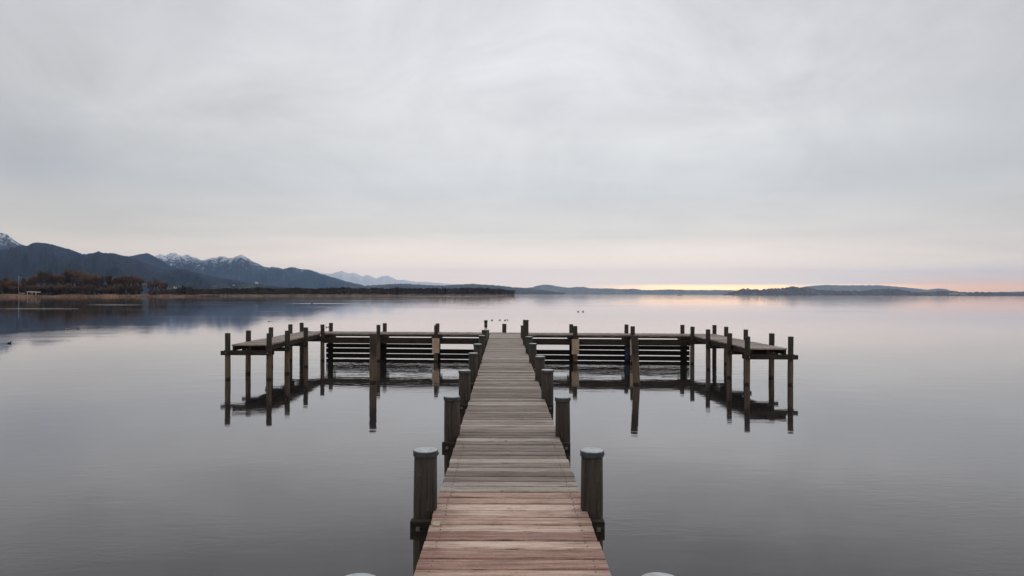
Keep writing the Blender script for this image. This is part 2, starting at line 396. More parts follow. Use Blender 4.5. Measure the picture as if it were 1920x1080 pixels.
# --- main boardwalk
XL, XR = -.540, .660
bw = empty('boardwalk', (0, 14, 0), 'long straight wooden boardwalk running out from the foreground to the cross platform', 'boardwalk')
mb = MB(); deck_planks(mb, XL, XR, -1.62, 5.874, zdeck); o = mb.build('deck', M_NEW, bw); o['label'] = 'newer reddish wet planks in the foreground'
mb = MB(); deck_planks(mb, XL, XR, 5.874, 27.40, zdeck, jx=.007); o = mb.build('deck', M_OLD, bw); o['label'] = 'weathered grey brown planks farther out'
def stringer(x, y0, y1, zt, zb, wdt, parent, zf=None, name='stringer'):
    mb = MB(); n = 6
    pts = []
    for k in range(n+1):
        y = y0+(y1-y0)*k/n; dz = (zf(y)-zf(0)) if zf else 0
        pts.append((y, dz))
    b = len(mb.v)
    for y, dz in pts:
        for (a, z) in ((-wdt/2, zb), (wdt/2, zb), (wdt/2, zt), (-wdt/2, zt)): mb.v.append((x+a, y, z+dz))
    for k in range(n):
        for i in range(4): mb.f.append((k*4+i, k*4+(i+1) % 4, (k+1)*4+(i+1) % 4, (k+1)*4+i)); mb.r.append(0); mb.sm.append(False)
    mb.f += [(3, 2, 1, 0), (n*4, n*4+1, n*4+2, n*4+3)]; mb.r += [0, 0]; mb.sm += [False, False]
    return mb.build(name, M_BEAM, parent)
for x in (XL+.09, .06, XR-.09): stringer(x, -1.6, 27.35, 1.01-.049, 1.01-.049-.13, .07, bw, zdeck)
lefts = [2.965, 5.43, 8.18, 10.85, 13.86, 16.2, 19.3, 22.0, 25.1, 28.55]
rights = [2.985, 5.43, 8.14, 10.95, 13.2, 16.4, 18.9, 21.8, 25.0, 28.0]
for i, (dl, dr) in enumerate(zip(lefts[:9], rights[:9])):
    tl = 1.46+.0047*dl; tr = 1.46+.0047*dr
    r_ = .092 if i < 7 else .085
    if i == 7: o = make_post(bw, .706, dr, 1.90, .092); o['label'] = 'tallest post, standing well above the deck'
    else: make_post(bw, .706 if i else .69, dr, tr, r_)
    if i == 8: tl = 1.40
    make_post(bw, -.617 if i else -.63, dl, tl, r_)
    # cross beam bolted to the camera side of the posts
    for sgn in (1,):
        y = min(dl, dr)-.092-.042; zt = zdeck(y)-.049-.002
        b = MB(); b.box((.034, y, zt-.07), (1.50, .075, .14), ch=0)
        bo = b.build('cross_beam', M_BEAM, bw)
        for x in (-.655, .735):
            bb = MB(); bb.box((x, y-.0435, zt-.055), (.032, .012, .032), rz=0); bb.box((x, y-.052, zt-.055), (.018, .012, .018))
            bb.build('bolt', M_BOLT, bo, loc=(0, 0, 0))
# yellowish patch on one plank : a worn metal tag at the left edge of a board
mb = MB(); mb.box((XL+.045, 5.06, zdeck(5.06)+.0022), (.055, .09, .003), rz=.02); mb.build('metal_tag', flat('tarnished_tag', (.55, .48, .34), .5, .5, 40), bw)

# --- outer cross platform and its two arms
ZD, ZT = 1.105, 1.465
def yf(x): return 27.45-.06*x               # front post line
def yb(x): return yf(x)+1.60                # rear post line
SK = math.atan(-.06)
cp = empty('cross_platform', (0, 28.2, 0), 'long wooden cross platform closing the far end of the boardwalk', 'platform')
mb = MB(); x = -8.62
while x < 8.72:
    wd = .15; xm = x+wd/2
    y0, y1 = yf(xm)+.10, yb(xm)-.10
    L = y1-y0+random.uniform(-.02, .02)
    mb.box((xm, (y0+y1)/2, ZD-.022+random.uniform(-.004, .003)), (wd-random.uniform(.005, .014), L, .044), rz=0, rnd=random.random(), ch=.008)
    x += wd
mb.build('deck', M_OLDY, cp)
def long_beam(parent, x0, x1, fy, z0, z1, th, name, m_):
    xm = (x0+x1)/2; L = (x1-x0)/math.cos(SK)
    b = MB(); b.box((xm, fy(xm), (z0+z1)/2), (L, th, z1-z0), rz=SK); return b.build(name, m_, parent)
for a, b in ((-7.4, -.66), (.76, 7.42)):
    long_beam(cp, a, b, lambda x: yf(x)+.135, .985, ZD-.048, .06, 'edge_beam', M_BEAM)
    long_beam(cp, a, b, lambda x: yf(x)+.145, .700, .940, .11, 'lower_beam', M_BEAM)
long_beam(cp, -8.6, 8.7, lambda x: yb(x)-.16, .985, ZD-.048, .06, 'edge_beam', M_BEAM)
fr = [(-7.40, 0), (-5.09, 0), (-2.73, 1), (2.86, 1), (5.13, 1), (7.47, 0)]
bk = [(-8.75, 0), (-7.46, 0), (-5.11, 0), (-2.83, 0), (.03, 0), (2.86, 0), (5.17, 0), (7.49, 0), (8.81, 0)]
for x, fl in fr:
    o = make_post(cp, x, yf(x), ZT, .085, cap=False, mat_=M_PILE)
    if fl:
        b = MB(); b.box((x+(.0 if x != 5.13 else .02), yf(x)-.085-.03, .645), (.285, .055, .60), ch=.0)
        b.box((x, yf(x)-.15, .86), (.02, .014, .02)); b.box((x, yf(x)-.15, .43), (.02, .014, .02))
        ob = b.build('rubbing_board', M_TAN, o, loc=(0, 0, 0))
for x, fl in bk: make_post(cp, x, yb(x), ZT, .085 if x != .03 else .088, cap=False, mat_=M_POST)
# ties between front and rear posts
for xa, xb in ((-7.40, -7.46), (-5.09, -5.11), (-2.73, -2.83), (2.86, 2.86), (5.13, 5.17), (7.47, 7.49)):
    for s_ in (-.125, .125):
        ya, yb_ = yf(xa)-.02, yb(xb)+.15
        b = MB(); b.box(((xa+xb)/2+s_, (ya+yb_)/2, .865), (.07, yb_-ya, .19)); b.build('tie_beam', M_BEAM, cp)
# slatted wave screens
def ys_(x): return yf(x)+.95
def screen(x0, x1, splits, label):
    root = bpy.data.objects.new('wave_screen', None); COL.objects.link(root); root.parent = cp
    root.location = (0, 0, 0); root['label'] = label
    rows = [(.622, .455), (.425, .235), (.205, .016), (-.03, -.20)]
    for i, (zt, zb) in enumerate(rows):
        a, b_ = x0, x1
        if i == 0:
            a, b_ = splits
        cuts = [a]+[c_ for c_ in (-5.10, -2.75, 2.83, 5.12) if a+.3 < c_ < b_-.3]+[b_]
        for c0, c1 in zip(cuts, cuts[1:]):
            xm = (c0+c1)/2; m2 = MB(); e = random.uniform(-.007, .007)
            m2.box((xm, ys_(xm)+random.uniform(-.006, .006), (zt+zb)/2+e), ((c1-c0)/math.cos(SK)-.012, .05, zt-zb+random.uniform(-.010, .004)), rz=SK, tilt=random.uniform(-.0035, .0035))
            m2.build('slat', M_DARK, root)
    for x in ([-7.33, -5.10, -2.75, -.72] if x0 < 0 else [.85, 2.83, 5.12, 7.42]):
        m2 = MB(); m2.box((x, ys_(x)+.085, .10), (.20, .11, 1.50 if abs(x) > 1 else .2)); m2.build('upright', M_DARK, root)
screen(-7.50, -.60, (-7.50, -2.72), 'dark slatted screen left of the boardwalk')
screen(.72, 7.62, (2.80, 7.62), 'dark slatted screen right of the boardwalk')

def arm(name, label, rows, side):
    """rows: (y, x_inner, x_outer)"""
    s = -1 if side == 'L' else 1
    y0 = rows[0][0]; root = empty(name, (s*8.1, (y0+27.5)/2, 0), label, 'platform', 'side platforms reaching back towards the shore')
    def clip(yy): return yy
    mb = MB(); xi, xo = 7.52, 8.66
    yy = y0+.03; end = yf(s*8.1)+.09
    n = int((end-yy)/.16)
    for k in range(n):
        y = yy+(k+.5)*(end-yy)/n
        a = s*xi+random.uniform(-.015, .015); b = s*xo+random.uniform(-.015, .015)
        mb.box(((a+b)/2, y, ZD-.022+random.uniform(-.004, .002)), (abs(b-a), (end-yy)/n-random.uniform(.006, .014), .044), rnd=random.random(), ch=.008)
    mb.build('deck', M_OLD, root)
    for x in (xi+.05, 8.09, xo-.05):
        b = MB(); b.box((s*x, (yy+end)/2+.02, ZD-.048-.075), (.07, end-yy-.04, .15)); b.build('side_beam', M_BEAM, root)
    for i, (y, xin, xout) in enumerate(rows):
        if i < len(rows)-1: make_post(root, s*xin, y, ZT, .085, cap=False, mat_=M_PILE)
        make_post(root, s*xout, y, ZT, .085, cap=False, mat_=M_PILE)
        for yo in ((-.125, .125) if i == 0 else (-.125,)):
            a, b_ = xin-.11, xout+.16
            bb = MB(); bb.box((s*(a+b_)/2, y+yo, .845), (b_-a, .07, .135)); bo = bb.build('cross_beam', M_BEAM, root)
            if yo < 0:
                for x in (xin, xout):
                    q = MB(); q.box((s*x, y+yo-.04, .85), (.03, .014, .03)); q.build('bolt', M_BOLT, bo, loc=(0, 0, 0))
    return root
arm('side_platform', 'left side platform on piles reaching back towards the camera', [(21.70, 7.45, 8.77), (23.25, 7.36, 8.69), (25.50, 7.39, 8.69), (27.95, 7.40, 8.73)], 'L')
arm('side_platform', 'right side platform on piles reaching back towards the camera', [(20.80, 7.43, 8.75), (22.50, 7.45, 8.84), (24.95, 7.47, 8.85), (27.05, 7.47, 8.82)], 'R')

# --- free-standing mooring piles
o = make_post(None, -4.01, 21.0, 1.50, .105, cap=False, mat_=M_PILE, name='mooring_pile')
tag(o, 'single mooring pile standing alone in the water left of the boardwalk', 'mooring pile', 'single mooring piles in the open water')
o = make_post(None, 3.97, 20.7, 1.49, .105, cap=False, mat_=M_PILE, lean=(-.045, 0), name='mooring_pile')
tag(o, 'slightly leaning mooring pile standing alone in the water right of the boardwalk', 'mooring pile', 'single mooring piles in the open water')

# --- marker pole and blue fender
mp = empty('marker_pole', (-.592, 22.7, 0), 'thin white marker pole with dark banded top at the left edge of the boardwalk', 'pole')
b = MB(); b.tube([((-.592, 22.7, -1.2), .05), ((-.592, 22.7, 1.62), .05)], 14); b.build('pole', M_WHITE, mp)
for z0, z1, m_ in ((1.62, 1.70, M_BLACK), (1.70, 1.745, M_RED), (1.745, 1.80, M_BLACK), (1.80, 1.86, M_BLACK)):
    b = MB(); r_ = .052 if z0 < 1.79 else .062
    b.tube([((-.592, 22.7, z0), r_), ((-.592, 22.7, z1), r_)], 14, smooth=False); b.build('band', m_, mp)
xf, yfn = 4.98, yf(4.98)+.42
bf = empty('boat_fender', (xf, yfn, .3), 'blue boat fender hanging under the cross platform beside the right mooring pile', 'fender')
b = MB(); b.tube([((xf, yfn, z), r_) for z, r_ in ((.02, .03), (.06, .06), (.14, .078), (.55, .078), (.63, .06), (.67, .03))], 16)
b.build('fender_body', M_BLUE, bf)
b = MB(); b.rod((xf, yfn, .66), (xf-.02, yfn, .98), .012, .012, 6); b.build('rope', M_ROPE, bf)

# ------------------------------------------------------------------ far terrain
def fbm(x, y, z=0.0, oct_=5): return noise.fractal(Vector((x, y, z)), 1.0, 2.1, oct_)
def ridge_mesh(name, prof, D, depth, matl, seed, step=3.0, rough=.10, jag=.0, rows=26, snow=False):
    """prof: (u, v) crest outline. A real heightfield ridge whose crest runs at distance D."""
    us = []; u = prof[0][0]
    while u <= prof[-1][0]: us.append(u); u += step
    def hgt(u):
        for (a, va), (b, vb) in zip(prof, prof[1:]):
            if a <= u <= b:
                t = (u-a)/(b-a)
                return elev(u, va+(vb-va)*t, D)
        return 0
    vs = []; fs = []; nx = len(us)
    foot = D-depth
    for j in range(rows):
        t = j/(rows-1)*1.45                    # 0 foot .. 1 crest .. 1.45 back
        for u in us:
            hc = max(hgt(u), 0)
            X = (u-U0)/FPX*D
            n_ = fbm(X/(D*.035)+seed, t*2.2+seed*3, 1.3)
            rid = 1-abs(noise.noise(Vector((X/(D*.028)+seed*2+.6*t, t*1.1, seed))))*1.6
            if t <= 1:
                s_ = t**1.15; z = hc*(s_ + (rough*n_*2.0 + (rid-.6)*rough*2.2)*4*t*(1-t)*.8)
                z = min(z, hc*(1-.35*(1-t)**.7) if t < 1 else hc)
            else: z = hc*(1-(t-1)/.45)**1.3 if t < 1.449 else -5
            if j == 0: z = -4
            elif jag: z += jag*D/FPX*(noise.noise(Vector((X/(D*.0022), seed, t*9)))+.5*noise.noise(Vector((X/(D*.0010), seed, t*7))))*min(1, hc/(D*.003))
            Y_ = foot+depth*t; vs.append((X*(Y_/D if t <= 1 else 1+(Y_/D-1)*.5), Y_, z))
    for j in range(rows-1):
        for i in range(nx-1):
            a = j*nx+i; fs.append((a, a+1, a+nx+1, a+nx))
    me = bpy.data.meshes.new(name); me.from_pydata(vs, [], fs)
    me.polygons.foreach_set('use_smooth', [True]*len(fs)); me.update()
    o = link(name, me, matl); tag(o, kind='structure'); return o

def hill_material(name, forest, field, hi=None, snow_lo=None, snow_hi=None, fscale=.004, snow_amt=.5, field_top=150):
    m_, t, p = mat(name); P = wpos(t)
    sp = t.n('ShaderNodeSeparateXYZ'); t.put(sp, 0, P); z = sp.outputs[2]
    n_ = t.noise(t.mapping(P, (1, 1, 2)), fscale, 6, .6, .3); f2 = t.noise(P, fscale*7, 5, .6)
    gul = t.noise(t.mapping(P, (1, .25, .35)), fscale*3.5, 5, .6, .6)
    c = t.mix(t.mr(f2, .3, .7), forest, tuple(x*1.7 for x in forest))
    c = t.mix(t.mr(gul, .50, .68, 0, .7), c, tuple(x*3.0 for x in forest))  # paler gully streaks: clearings, plus slope relief shading painted into the colour
    fld = t.m('MULTIPLY', t.mr(n_, .55, .62), t.mr(z, field_top, field_top*.5))
    c = t.mix(fld, c, field)
    if snow_lo is not None:
        nrm = t.n('ShaderNodeNewGeometry').outputs['Normal']; sn_ = t.n('ShaderNodeSeparateXYZ'); t.put(sn_, 0, nrm)
        n3 = t.noise(t.mapping(P, (1, 1, .6)), fscale*2.6, 7, .68, .8)
        a = t.m('MULTIPLY', t.mr(z, snow_lo, snow_hi, 0, 1), 1.0)
        s_ = t.mr(t.m('ADD', n3, t.m('MULTIPLY', a, .22)), 1.08-snow_amt, 1.17-snow_amt)
        s_ = t.m('MULTIPLY', s_, t.mr(z, snow_lo*.8, snow_lo*1.1))
        c = t.mix(s_, c, (.75, .78, .82))
    t.put(p, 'Base Color', c); t.put(p, 'Roughness', .95); t.put(p, 'Specular IOR Level', .05)
    bp = t.n('ShaderNodeBump'); t.put(bp, 'Strength', .8); t.put(bp, 'Distance', 25 if snow_lo else 12)
    t.put(bp, 'Height', t.m('ADD', n_, f2)); t.put(p, 'Normal', bp)
    return m_

SNOWBACK = [(-220, 470), (-150, 445), (-90, 428), (-40, 426), (0, 434), (14, 438), (24, 447), (36, 455), (48, 459), (70, 462), (110, 468), (150, 480), (220, 500)]
NEARR = [(-260, 480), (-180, 470), (-100, 472), (-40, 470), (0, 466), (20, 465), (38, 460), (52, 458), (60, 455), (72, 453), (88, 455), (108, 460), (128, 464), (140, 469), (150, 474), (156, 475), (166, 473), (185, 472), (215, 475), (240, 480), (262, 488), (285, 497), (305, 503), (330, 505), (350, 506), (375, 512), (400, 518), (430, 524), (470, 531), (500, 536), (540, 541), (600, 548)]
MID2 = [(150, 500), (200, 490), (245, 479), (262, 475.5), (277, 473), (290, 479), (303, 488), (318, 497), (340, 503), (380, 512), (430, 521), (480, 530), (520, 537), (600, 547)]
PEAKS = [(240, 495), (270, 487), (290, 480), (299, 475.5), (309, 478), (318, 475), (325, 472.5), (334, 476), (342, 478.5), (350, 476), (358, 479), (368, 483), (378, 487), (386, 486), (396, 483), (405, 481), (412, 479.5), (420, 480), (430, 483), (436, 482), (443, 479), (452, 476.5), (460, 480), (470, 487), (482, 493), (495, 499), (503, 501), (512, 500), (521, 501), (532, 504), (545, 500), (556, 501.5), (566, 504.5), (576, 504), (585, 506), (596, 511), (615, 517), (640, 525), (670, 532), (700, 540), (740, 548)]
PALE = [(540, 510), (570, 511), (590, 509), (605, 512), (620, 513.5), (632, 510), (641, 507.5), (648, 511), (656, 513), (662, 511), (670, 514), (680, 518), (690, 515.5), (698, 519), (706, 522), (714, 518.5), (726, 516.5), (736, 521), (745, 525), (755, 524.5), (765, 526), (778, 528), (800, 528.5), (830, 531), (860, 534), (900, 540), (950, 549)]
LOW1 = [(500, 545), (560, 541), (620, 540), (660, 537), (700, 534.5), (730, 532.5), (760, 531.5), (790, 533.5), (830, 535), (860, 533), (885, 532), (915, 533.5), (945, 536), (965, 539), (985, 541), (1010, 543), (1060, 549)]
FARC = [(930, 545), (950, 540), (968, 538), (984, 539.5), (998, 538.5), (1008, 535), (1018, 533.5), (1032, 534), (1045, 536.5), (1060, 538.5), (1072, 539), (1085, 537.5), (1097, 537.8), (1105, 540), (1130, 540.5), (1150, 540.5), (1165, 542.5), (1188, 540.8), (1200, 543), (1220, 544), (1240, 543), (1262, 542.5), (1290, 543.5), (1320, 543.5), (1350, 543.5), (1380, 544), (1420, 546), (1480, 552)]
RIGHTN = [(1362, 551.5), (1378, 546), (1392, 542), (1400, 541.5), (1425, 542.5), (1450, 541), (1470, 539), (1485, 537), (1500, 538.5), (1515, 538), (1522, 541), (1535, 543.5), (1560, 544), (1590, 545), (1620, 545.5), (1640, 543), (1660, 541), (1680, 541.5), (1700, 545.5), (1730, 548), (1760, 546), (1775, 545.5), (1790, 548), (1830, 548.5), (1880, 549), (1920, 548.5), (1990, 548), (2100, 549)]
RIGHTB = [(1480, 545), (1510, 537), (1530, 535), (1550, 534), (1580, 534.5), (1620, 534.5), (1650, 534.5), (1680, 537), (1710, 540), (1740, 543), (1755, 541), (1768, 540.8), (1780, 544), (1810, 549), (1850, 548), (1890, 547), (1930, 546), (2000, 545), (2100, 548)]
M_FOREST = hill_material('forested_slope', (.009, .014, .024), (.075, .090, .07), fscale=.0035, field_top=60)
M_SNOWM = hill_material('snowy_mountain', (.020, .030, .044), (.08, .09, .06), snow_lo=330, snow_hi=580, fscale=.0060, snow_amt=.50, field_top=80)
M_SNOWL = hill_material('snowy_summit', (.030, .036, .046), (.08, .09, .06), snow_lo=430, snow_hi=680, fscale=.0060, snow_amt=.45, field_top=60)
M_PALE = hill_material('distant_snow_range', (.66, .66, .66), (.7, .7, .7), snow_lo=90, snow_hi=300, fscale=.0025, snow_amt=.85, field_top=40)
M_LOWH = hill_material('low_wooded_hill', (.045, .050, .052), (.10, .11, .075), fscale=.004, field_top=90)
M_FARH = hill_material('far_shore_hill', (.12, .13, .135), (.24, .25, .21), fscale=.006, field_top=120)  # base colour paled to stand in for thicker haze over these hills
M_LOWR = hill_material('right_shore_woods', (.085, .088, .096), (.13, .125, .11), fscale=.012, field_top=30)
ridge_mesh('hills', SNOWBACK, 7600, 900, M_SNOWL, 3.1, rough=.16)
ridge_mesh('hills', NEARR, 4600, 2600, M_FOREST, 1.7, step=1.6, rough=.13, jag=1.3, rows=34)
M_FOOT = hill_material('foothill_meadows', (.018, .026, .028), (.16, .185, .13), fscale=.006, field_top=200)
ridge_mesh('hills', [(150, 546), (200, 540), (250, 533), (290, 528), (320, 526.5), (350, 529), (380, 533), (420, 535), (450, 534), (480, 532), (510, 536), (560, 541), (620, 548)], 3300, 1000, M_FOOT, 31.0, step=1.5, rough=.12, jag=1.2)
ridge_mesh('hills', MID2, 7000, 1300, M_FOREST, 5.2, rough=.15, jag=.5)
ridge_mesh('hills', PEAKS, 9800, 2600, M_SNOWM, 8.4, step=1.3, rough=.26, jag=1.5, rows=40)
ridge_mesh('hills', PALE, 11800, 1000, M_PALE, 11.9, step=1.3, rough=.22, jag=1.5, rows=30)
ridge_mesh('hills', LOW1, 6600, 2200, M_LOWH, 14.2, step=1.5, rough=.10, jag=1.2)
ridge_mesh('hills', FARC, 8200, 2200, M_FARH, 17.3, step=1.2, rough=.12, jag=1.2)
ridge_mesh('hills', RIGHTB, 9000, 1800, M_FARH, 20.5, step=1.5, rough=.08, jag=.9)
ridge_mesh('hills', RIGHTN, 3600, 400, M_LOWR, 23.5, step=.8, rough=.10, jag=2.6)

# near land on the left: a low shore and a longer one behind it
M_LAND = flat('shore_ground', (.10, .075, .05), 1.0, .4, .05, 0.0)
def land(name, front, back_y, zt, matl):
    """front: list of waterline points; land rises to zt and runs back to back_y"""
    vs = []; fs = []; n = len(front)
    for j, (dy, z) in enumerate(((0, -.25), (3, .25), (25, zt), (None, zt), (None, -2))):
        for p_ in front:
            if dy is None: y = back_y if j == 3 else back_y+20
            else: y = p_[1]+dy
            vs.append((p_[0]*(1 if dy is not None else 1.0), y, z))
    for j in range(4):
        for i in range(n-1): a = j*n+i; fs.append((a, a+1, a+n+1, a+n))
    me = bpy.data.meshes.new(name); me.from_pydata(vs, [], fs); me.update()
    o = link(name, me, matl); tag(o, kind='structure'); return o
sh1 = [at(u, v) for u, v in ((-420, 557.5), (-200, 557.5), (0, 557), (60, 557.3), (120, 557), (160, 556.8), (220, 556.8), (280, 556.6), (330, 556.3), (370, 555.9), (384, 555.0))]
land('ground', [(p.x, p.y) for p in sh1], 2100, .5, M_LAND)
sh2 = [at(u, v) for u, v in ((250, 555.2), (385, 555.6), (450, 555.6), (520, 555.4), (600, 555.3), (680, 555.1), (750, 554.8), (820, 554.6), (900, 554.5), (950, 554.4), (966, 553.9))]
land('ground', [(p.x, p.y) for p in sh2], 2600, .6, M_LAND)

# reeds : nobody could count them
def reeds(name, pts, dep, h0, h1, n, col1, col2, label, wid=.22):
    mb = MB()
    segs = list(zip(pts, pts[1:])); wts = [abs(b.x-a.x) for a, b in segs]
    for _ in range(n):
        a, b = random.choices(segs, wts)[0]; t = random.random(); p_ = a.lerp(b, t)
        y = p_.y+.5+dep*random.random()**1.2; x = p_.x+random.uniform(-.5, .5)
        pn = .6+.4*noise.noise(Vector((x*.05, y*.08, 3)))+.15*noise.noise(Vector((x*.4, 1, 3)))
        h = (h0+(h1-h0)*random.random())*max(.35, pn); lx = random.uniform(-.25, .25)
        w_ = wid*random.uniform(.6, 1.4); a_ = random.uniform(-.9, .9); dx, dy = w_*math.cos(a_), w_*math.sin(a_)
        mb.tri((x-dx, y-dy, -.1), (x+dx, y+dy, -.1), (x+lx, y, h), random.random())
    m_, t_, p = mat(name+'_blades'); pn = t_.noise(wpos(t_), .09, 3, .6)
    c = t_.mix(t_.m('ADD', t_.m('MULTIPLY', attr(t_), .5), t_.mr(pn, .35, .65, 0, .5)), col1, col2)
    t_.put(p, 'Base Color', c); t_.put(p, 'Roughness', .9); t_.put(p, 'Specular IOR Level', .1)
    o = mb.build(name, m_); tag(o, label, 'reeds', kind='stuff'); return o
reeds('reeds', sh1[1:], 14, 1.5, 2.6, 26000, (.25, .16, .11), (.58, .39, .275), 'dry tan reed belt along the left shore')
reeds('reeds', sh2[1:], 22, 1.5, 3.0, 22000, (.20, .145, .11), (.46, .36, .27), 'thin strip of dry reeds along the farther shore', wid=.4)

# ------------------------------------------------------------------ trees
def wood_mat(name, c1, c2, sc_=.8):
    m_, t_, p = mat(name)
    oi = t_.n('ShaderNodeObjectInfo').outputs['Random']
    c = t_.mix(t_.m('ADD', t_.m('MULTIPLY', attr(t_), .5), t_.m('MULTIPLY', oi, .5)), c1, c2)
    t_.put(p, 'Base Color', c); t_.put(p, 'Roughness', .95); t_.put(p, 'Specular IOR Level', .05); return m_
M_TRUNK = wood_mat('bare_bark', (.05, .042, .038), (.10, .085, .07))
M_TWIG = wood_mat('bare_twigs', (.125, .084, .068), (.26, .18, .138))
M_TWIG2 = wood_mat('grey_bare_twigs', (.11, .092, .082), (.22, .185, .150))
M_FIR = wood_mat('fir_needles', (.010, .018, .016), (.028, .040, .032))

def bare_tree(seed, h, w_, twigs=900, tw=.05, base=.18, tm=None):
    """winter tree: trunk with forking limbs, crown of fine twigs. Origin at the foot."""
    rs = random.Random(seed); tr = MB(); cr = MB(); tips = []
    def grow(p, d, L, r, lvl):
        q = p+d*L; tr.rod(p, q, r, r*.66, 5 if lvl < 2 else 3, rs.random())
        if lvl >= 4: tips.append((q, d)); return
        if lvl >= 2: tips.append((q, d))
        for k in range(rs.choice((2, 3, 3)) if lvl else 4):
            nd = (d*1.0+Vector((rs.uniform(-1, 1)*w_, rs.uniform(-1, 1)*w_, rs.uniform(-.1, .7)))*(.75 if lvl else .6)).normalized()
            grow(q if k else p+d*L*rs.uniform(.6, 1), nd, L*rs.uniform(.62, .86), r*.6, lvl+1)
    grow(Vector((0, 0, -.3)), Vector((rs.uniform(-.08, .08), 0, 1)).normalized(), h*base+.3, h*.020, 0)
    top = max(t_[0].z for t_ in tips); k_ = h*.93/top
    for i, v in enumerate(tr.v): tr.v[i] = (v[0]*k_, v[1]*k_, v[2]*k_)
    for _ in range(twigs):
        p, d = rs.choice(tips); p = p*k_
        dd = (d+Vector((rs.uniform(-1, 1), rs.uniform(-1, 1), rs.uniform(-.5, 1)))*1.0).normalized()
        L = h*rs.uniform(.06, .20); s_ = dd.cross(Vector((rs.random(), rs.random(), rs.random()))).normalized()*tw*rs.uniform(.6, 1.4)
        a = p-dd*L*.25; cr.tri(a-s_, a+s_, a+dd*L, rs.random())
    return tr.mesh('trunk'), cr.mesh('crown')
def fir_tree(seed, h, r, n=700):
    rs = random.Random(seed); tr = MB(); cr = MB()
    tr.rod((0, 0, -.3), (0, 0, h*.95), h*.018, h*.004, 5)
    for _ in range(n):
        t_ = rs.random()**.8; z = h*(.08+.92*t_); rad = r*(1-t_)**.8*rs.uniform(.3, 1.05)*(1+.25*math.sin(t_*38))
        a = rs.uniform(0, 6.283); p = Vector((rad*math.cos(a), rad*math.sin(a), z-rad*.25))
        o_ = Vector((math.cos(a), math.sin(a), -.35)); s_ = Vector((-math.sin(a), math.cos(a), 0))*h*.035
        cr.tri(p-s_-o_*h*.03, p+s_-o_*h*.03, p+o_*h*.05, rs.random())
    return tr.mesh('trunk'), cr.mesh('crown')
def kit(pair, mats):
    for me, m_ in zip(pair, mats): me.materials.append(m_)
    return pair
big = [kit(bare_tree(50+i, 1.0*16, w_, 8000, .030, b_), (M_TRUNK, tm)) for i, (w_, b_, tm) in enumerate(((.80, .10, M_TWIG), (.55, .13, M_TWIG2), (1.0, .07, M_TWIG), (.70, .10, M_TWIG), (.5, .15, M_TWIG2)))]
bush = [kit(bare_tree(80+i, 8, 1.1, 4200, .040, .05), (M_TRUNK, tm)) for i, tm in enumerate((M_TWIG, M_TWIG2, M_TWIG))]
firs = [kit(fir_tree(90+i, 14, 2.6), (M_TRUNK, M_FIR)) for i in range(2)]
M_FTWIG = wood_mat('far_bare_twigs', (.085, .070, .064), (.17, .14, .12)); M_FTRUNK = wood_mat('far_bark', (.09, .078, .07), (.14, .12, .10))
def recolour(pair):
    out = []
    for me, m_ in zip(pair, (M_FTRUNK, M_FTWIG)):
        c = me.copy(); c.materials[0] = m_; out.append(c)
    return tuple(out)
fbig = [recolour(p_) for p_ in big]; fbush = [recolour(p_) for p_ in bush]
def put_tree(name, pair, x, y, h, base_h, label, cat, group, wide=1.0):
    r = empty(name, (x, y, .35), label, cat, group)
    s_ = h/base_h; r.scale = (s_*wide, s_*wide, s_); r.rotation_euler = (0, 0, random.uniform(0, 6.28))
    for n_, me in zip(('trunk', 'crown'), pair):
        o = bpy.data.objects.new(n_, me); COL.objects.link(o); o.parent = r
    return r
GW = 'bare winter trees in the wood on the left shore'
# the stand on the left: photo column, top row, kind
stand = [(-150, 512, 0), (-120, 516, 2), (-90, 508, 1), (-60, 515, 3), (-35, 520, 0), (-12, 522, 2), (4, 519, 3), (16, 523, 0), (27, 524, 2), (40, 520, 1), (52, 522, 3), (64, 516, 0), (76, 505, 1), (88, 507, 4), (97, 511, 3), (107, 515, 2), (116, 513, 0), (127, 502, 4), (136, 507, 1), (146, 506, 0), (156, 509, 3), (165, 512, 2), (174, 514, 0), (183, 519, 1), (193, 516, 4), (203, 514, 1), (213, 519, 3), (224, 519, 2), (236, 516, 0), (248, 515, 2), (259, 518, 2), (284, 526, 3), (292, 523, 1), (303, 527, 0), (311, 529, 4)]
LAB = {76: 'tall slender bare tree, the left of the two tall ones on the shore', 127: 'tallest narrow bare tree above the wood on the left shore',
       248: 'broad rounded reddish brown bare tree near the right end of the wood', 311: 'last thin bare tree at the right end of the wood on the left shore',
       292: 'dark bare tree standing apart right of the rounded brown tree'}
for u, v, k in stand:
    D = 3507/(556.9-horizon(u)-.0016*max(u, 0))+random.uniform(28, 80)
    h = elev(u, v, D)-.35
    put_tree('bare_tree', big[k], (u-U0)/FPX*D, D, h, 16, LAB.get(u, ['reddish brown bare tree among others in the wood on the left shore', 'grey bare tree among others in the wood on the left shore'][1 if k in (1, 4) else 0]), 'tree', GW, 1.0 if k in (1, 4) else 1.15)
# undergrowth of the wood
for i in range(110):
    u = -160+i*4.35+random.uniform(-3, 3)
    if 266 < u < 278: continue
    D = 3507/(556.9-horizon(u)-.0016*max(u, 0))+random.uniform(18, 75); h = random.uniform(6, 9.5)*(1 if u < 262 else .6)
    put_tree('bush', bush[i % 3], (u-U0)/FPX*D, D, h, 8, 'brown leafless bush at the foot of the wood on the left shore', 'bush', 'leafless bushes along the left shore', 1.5)
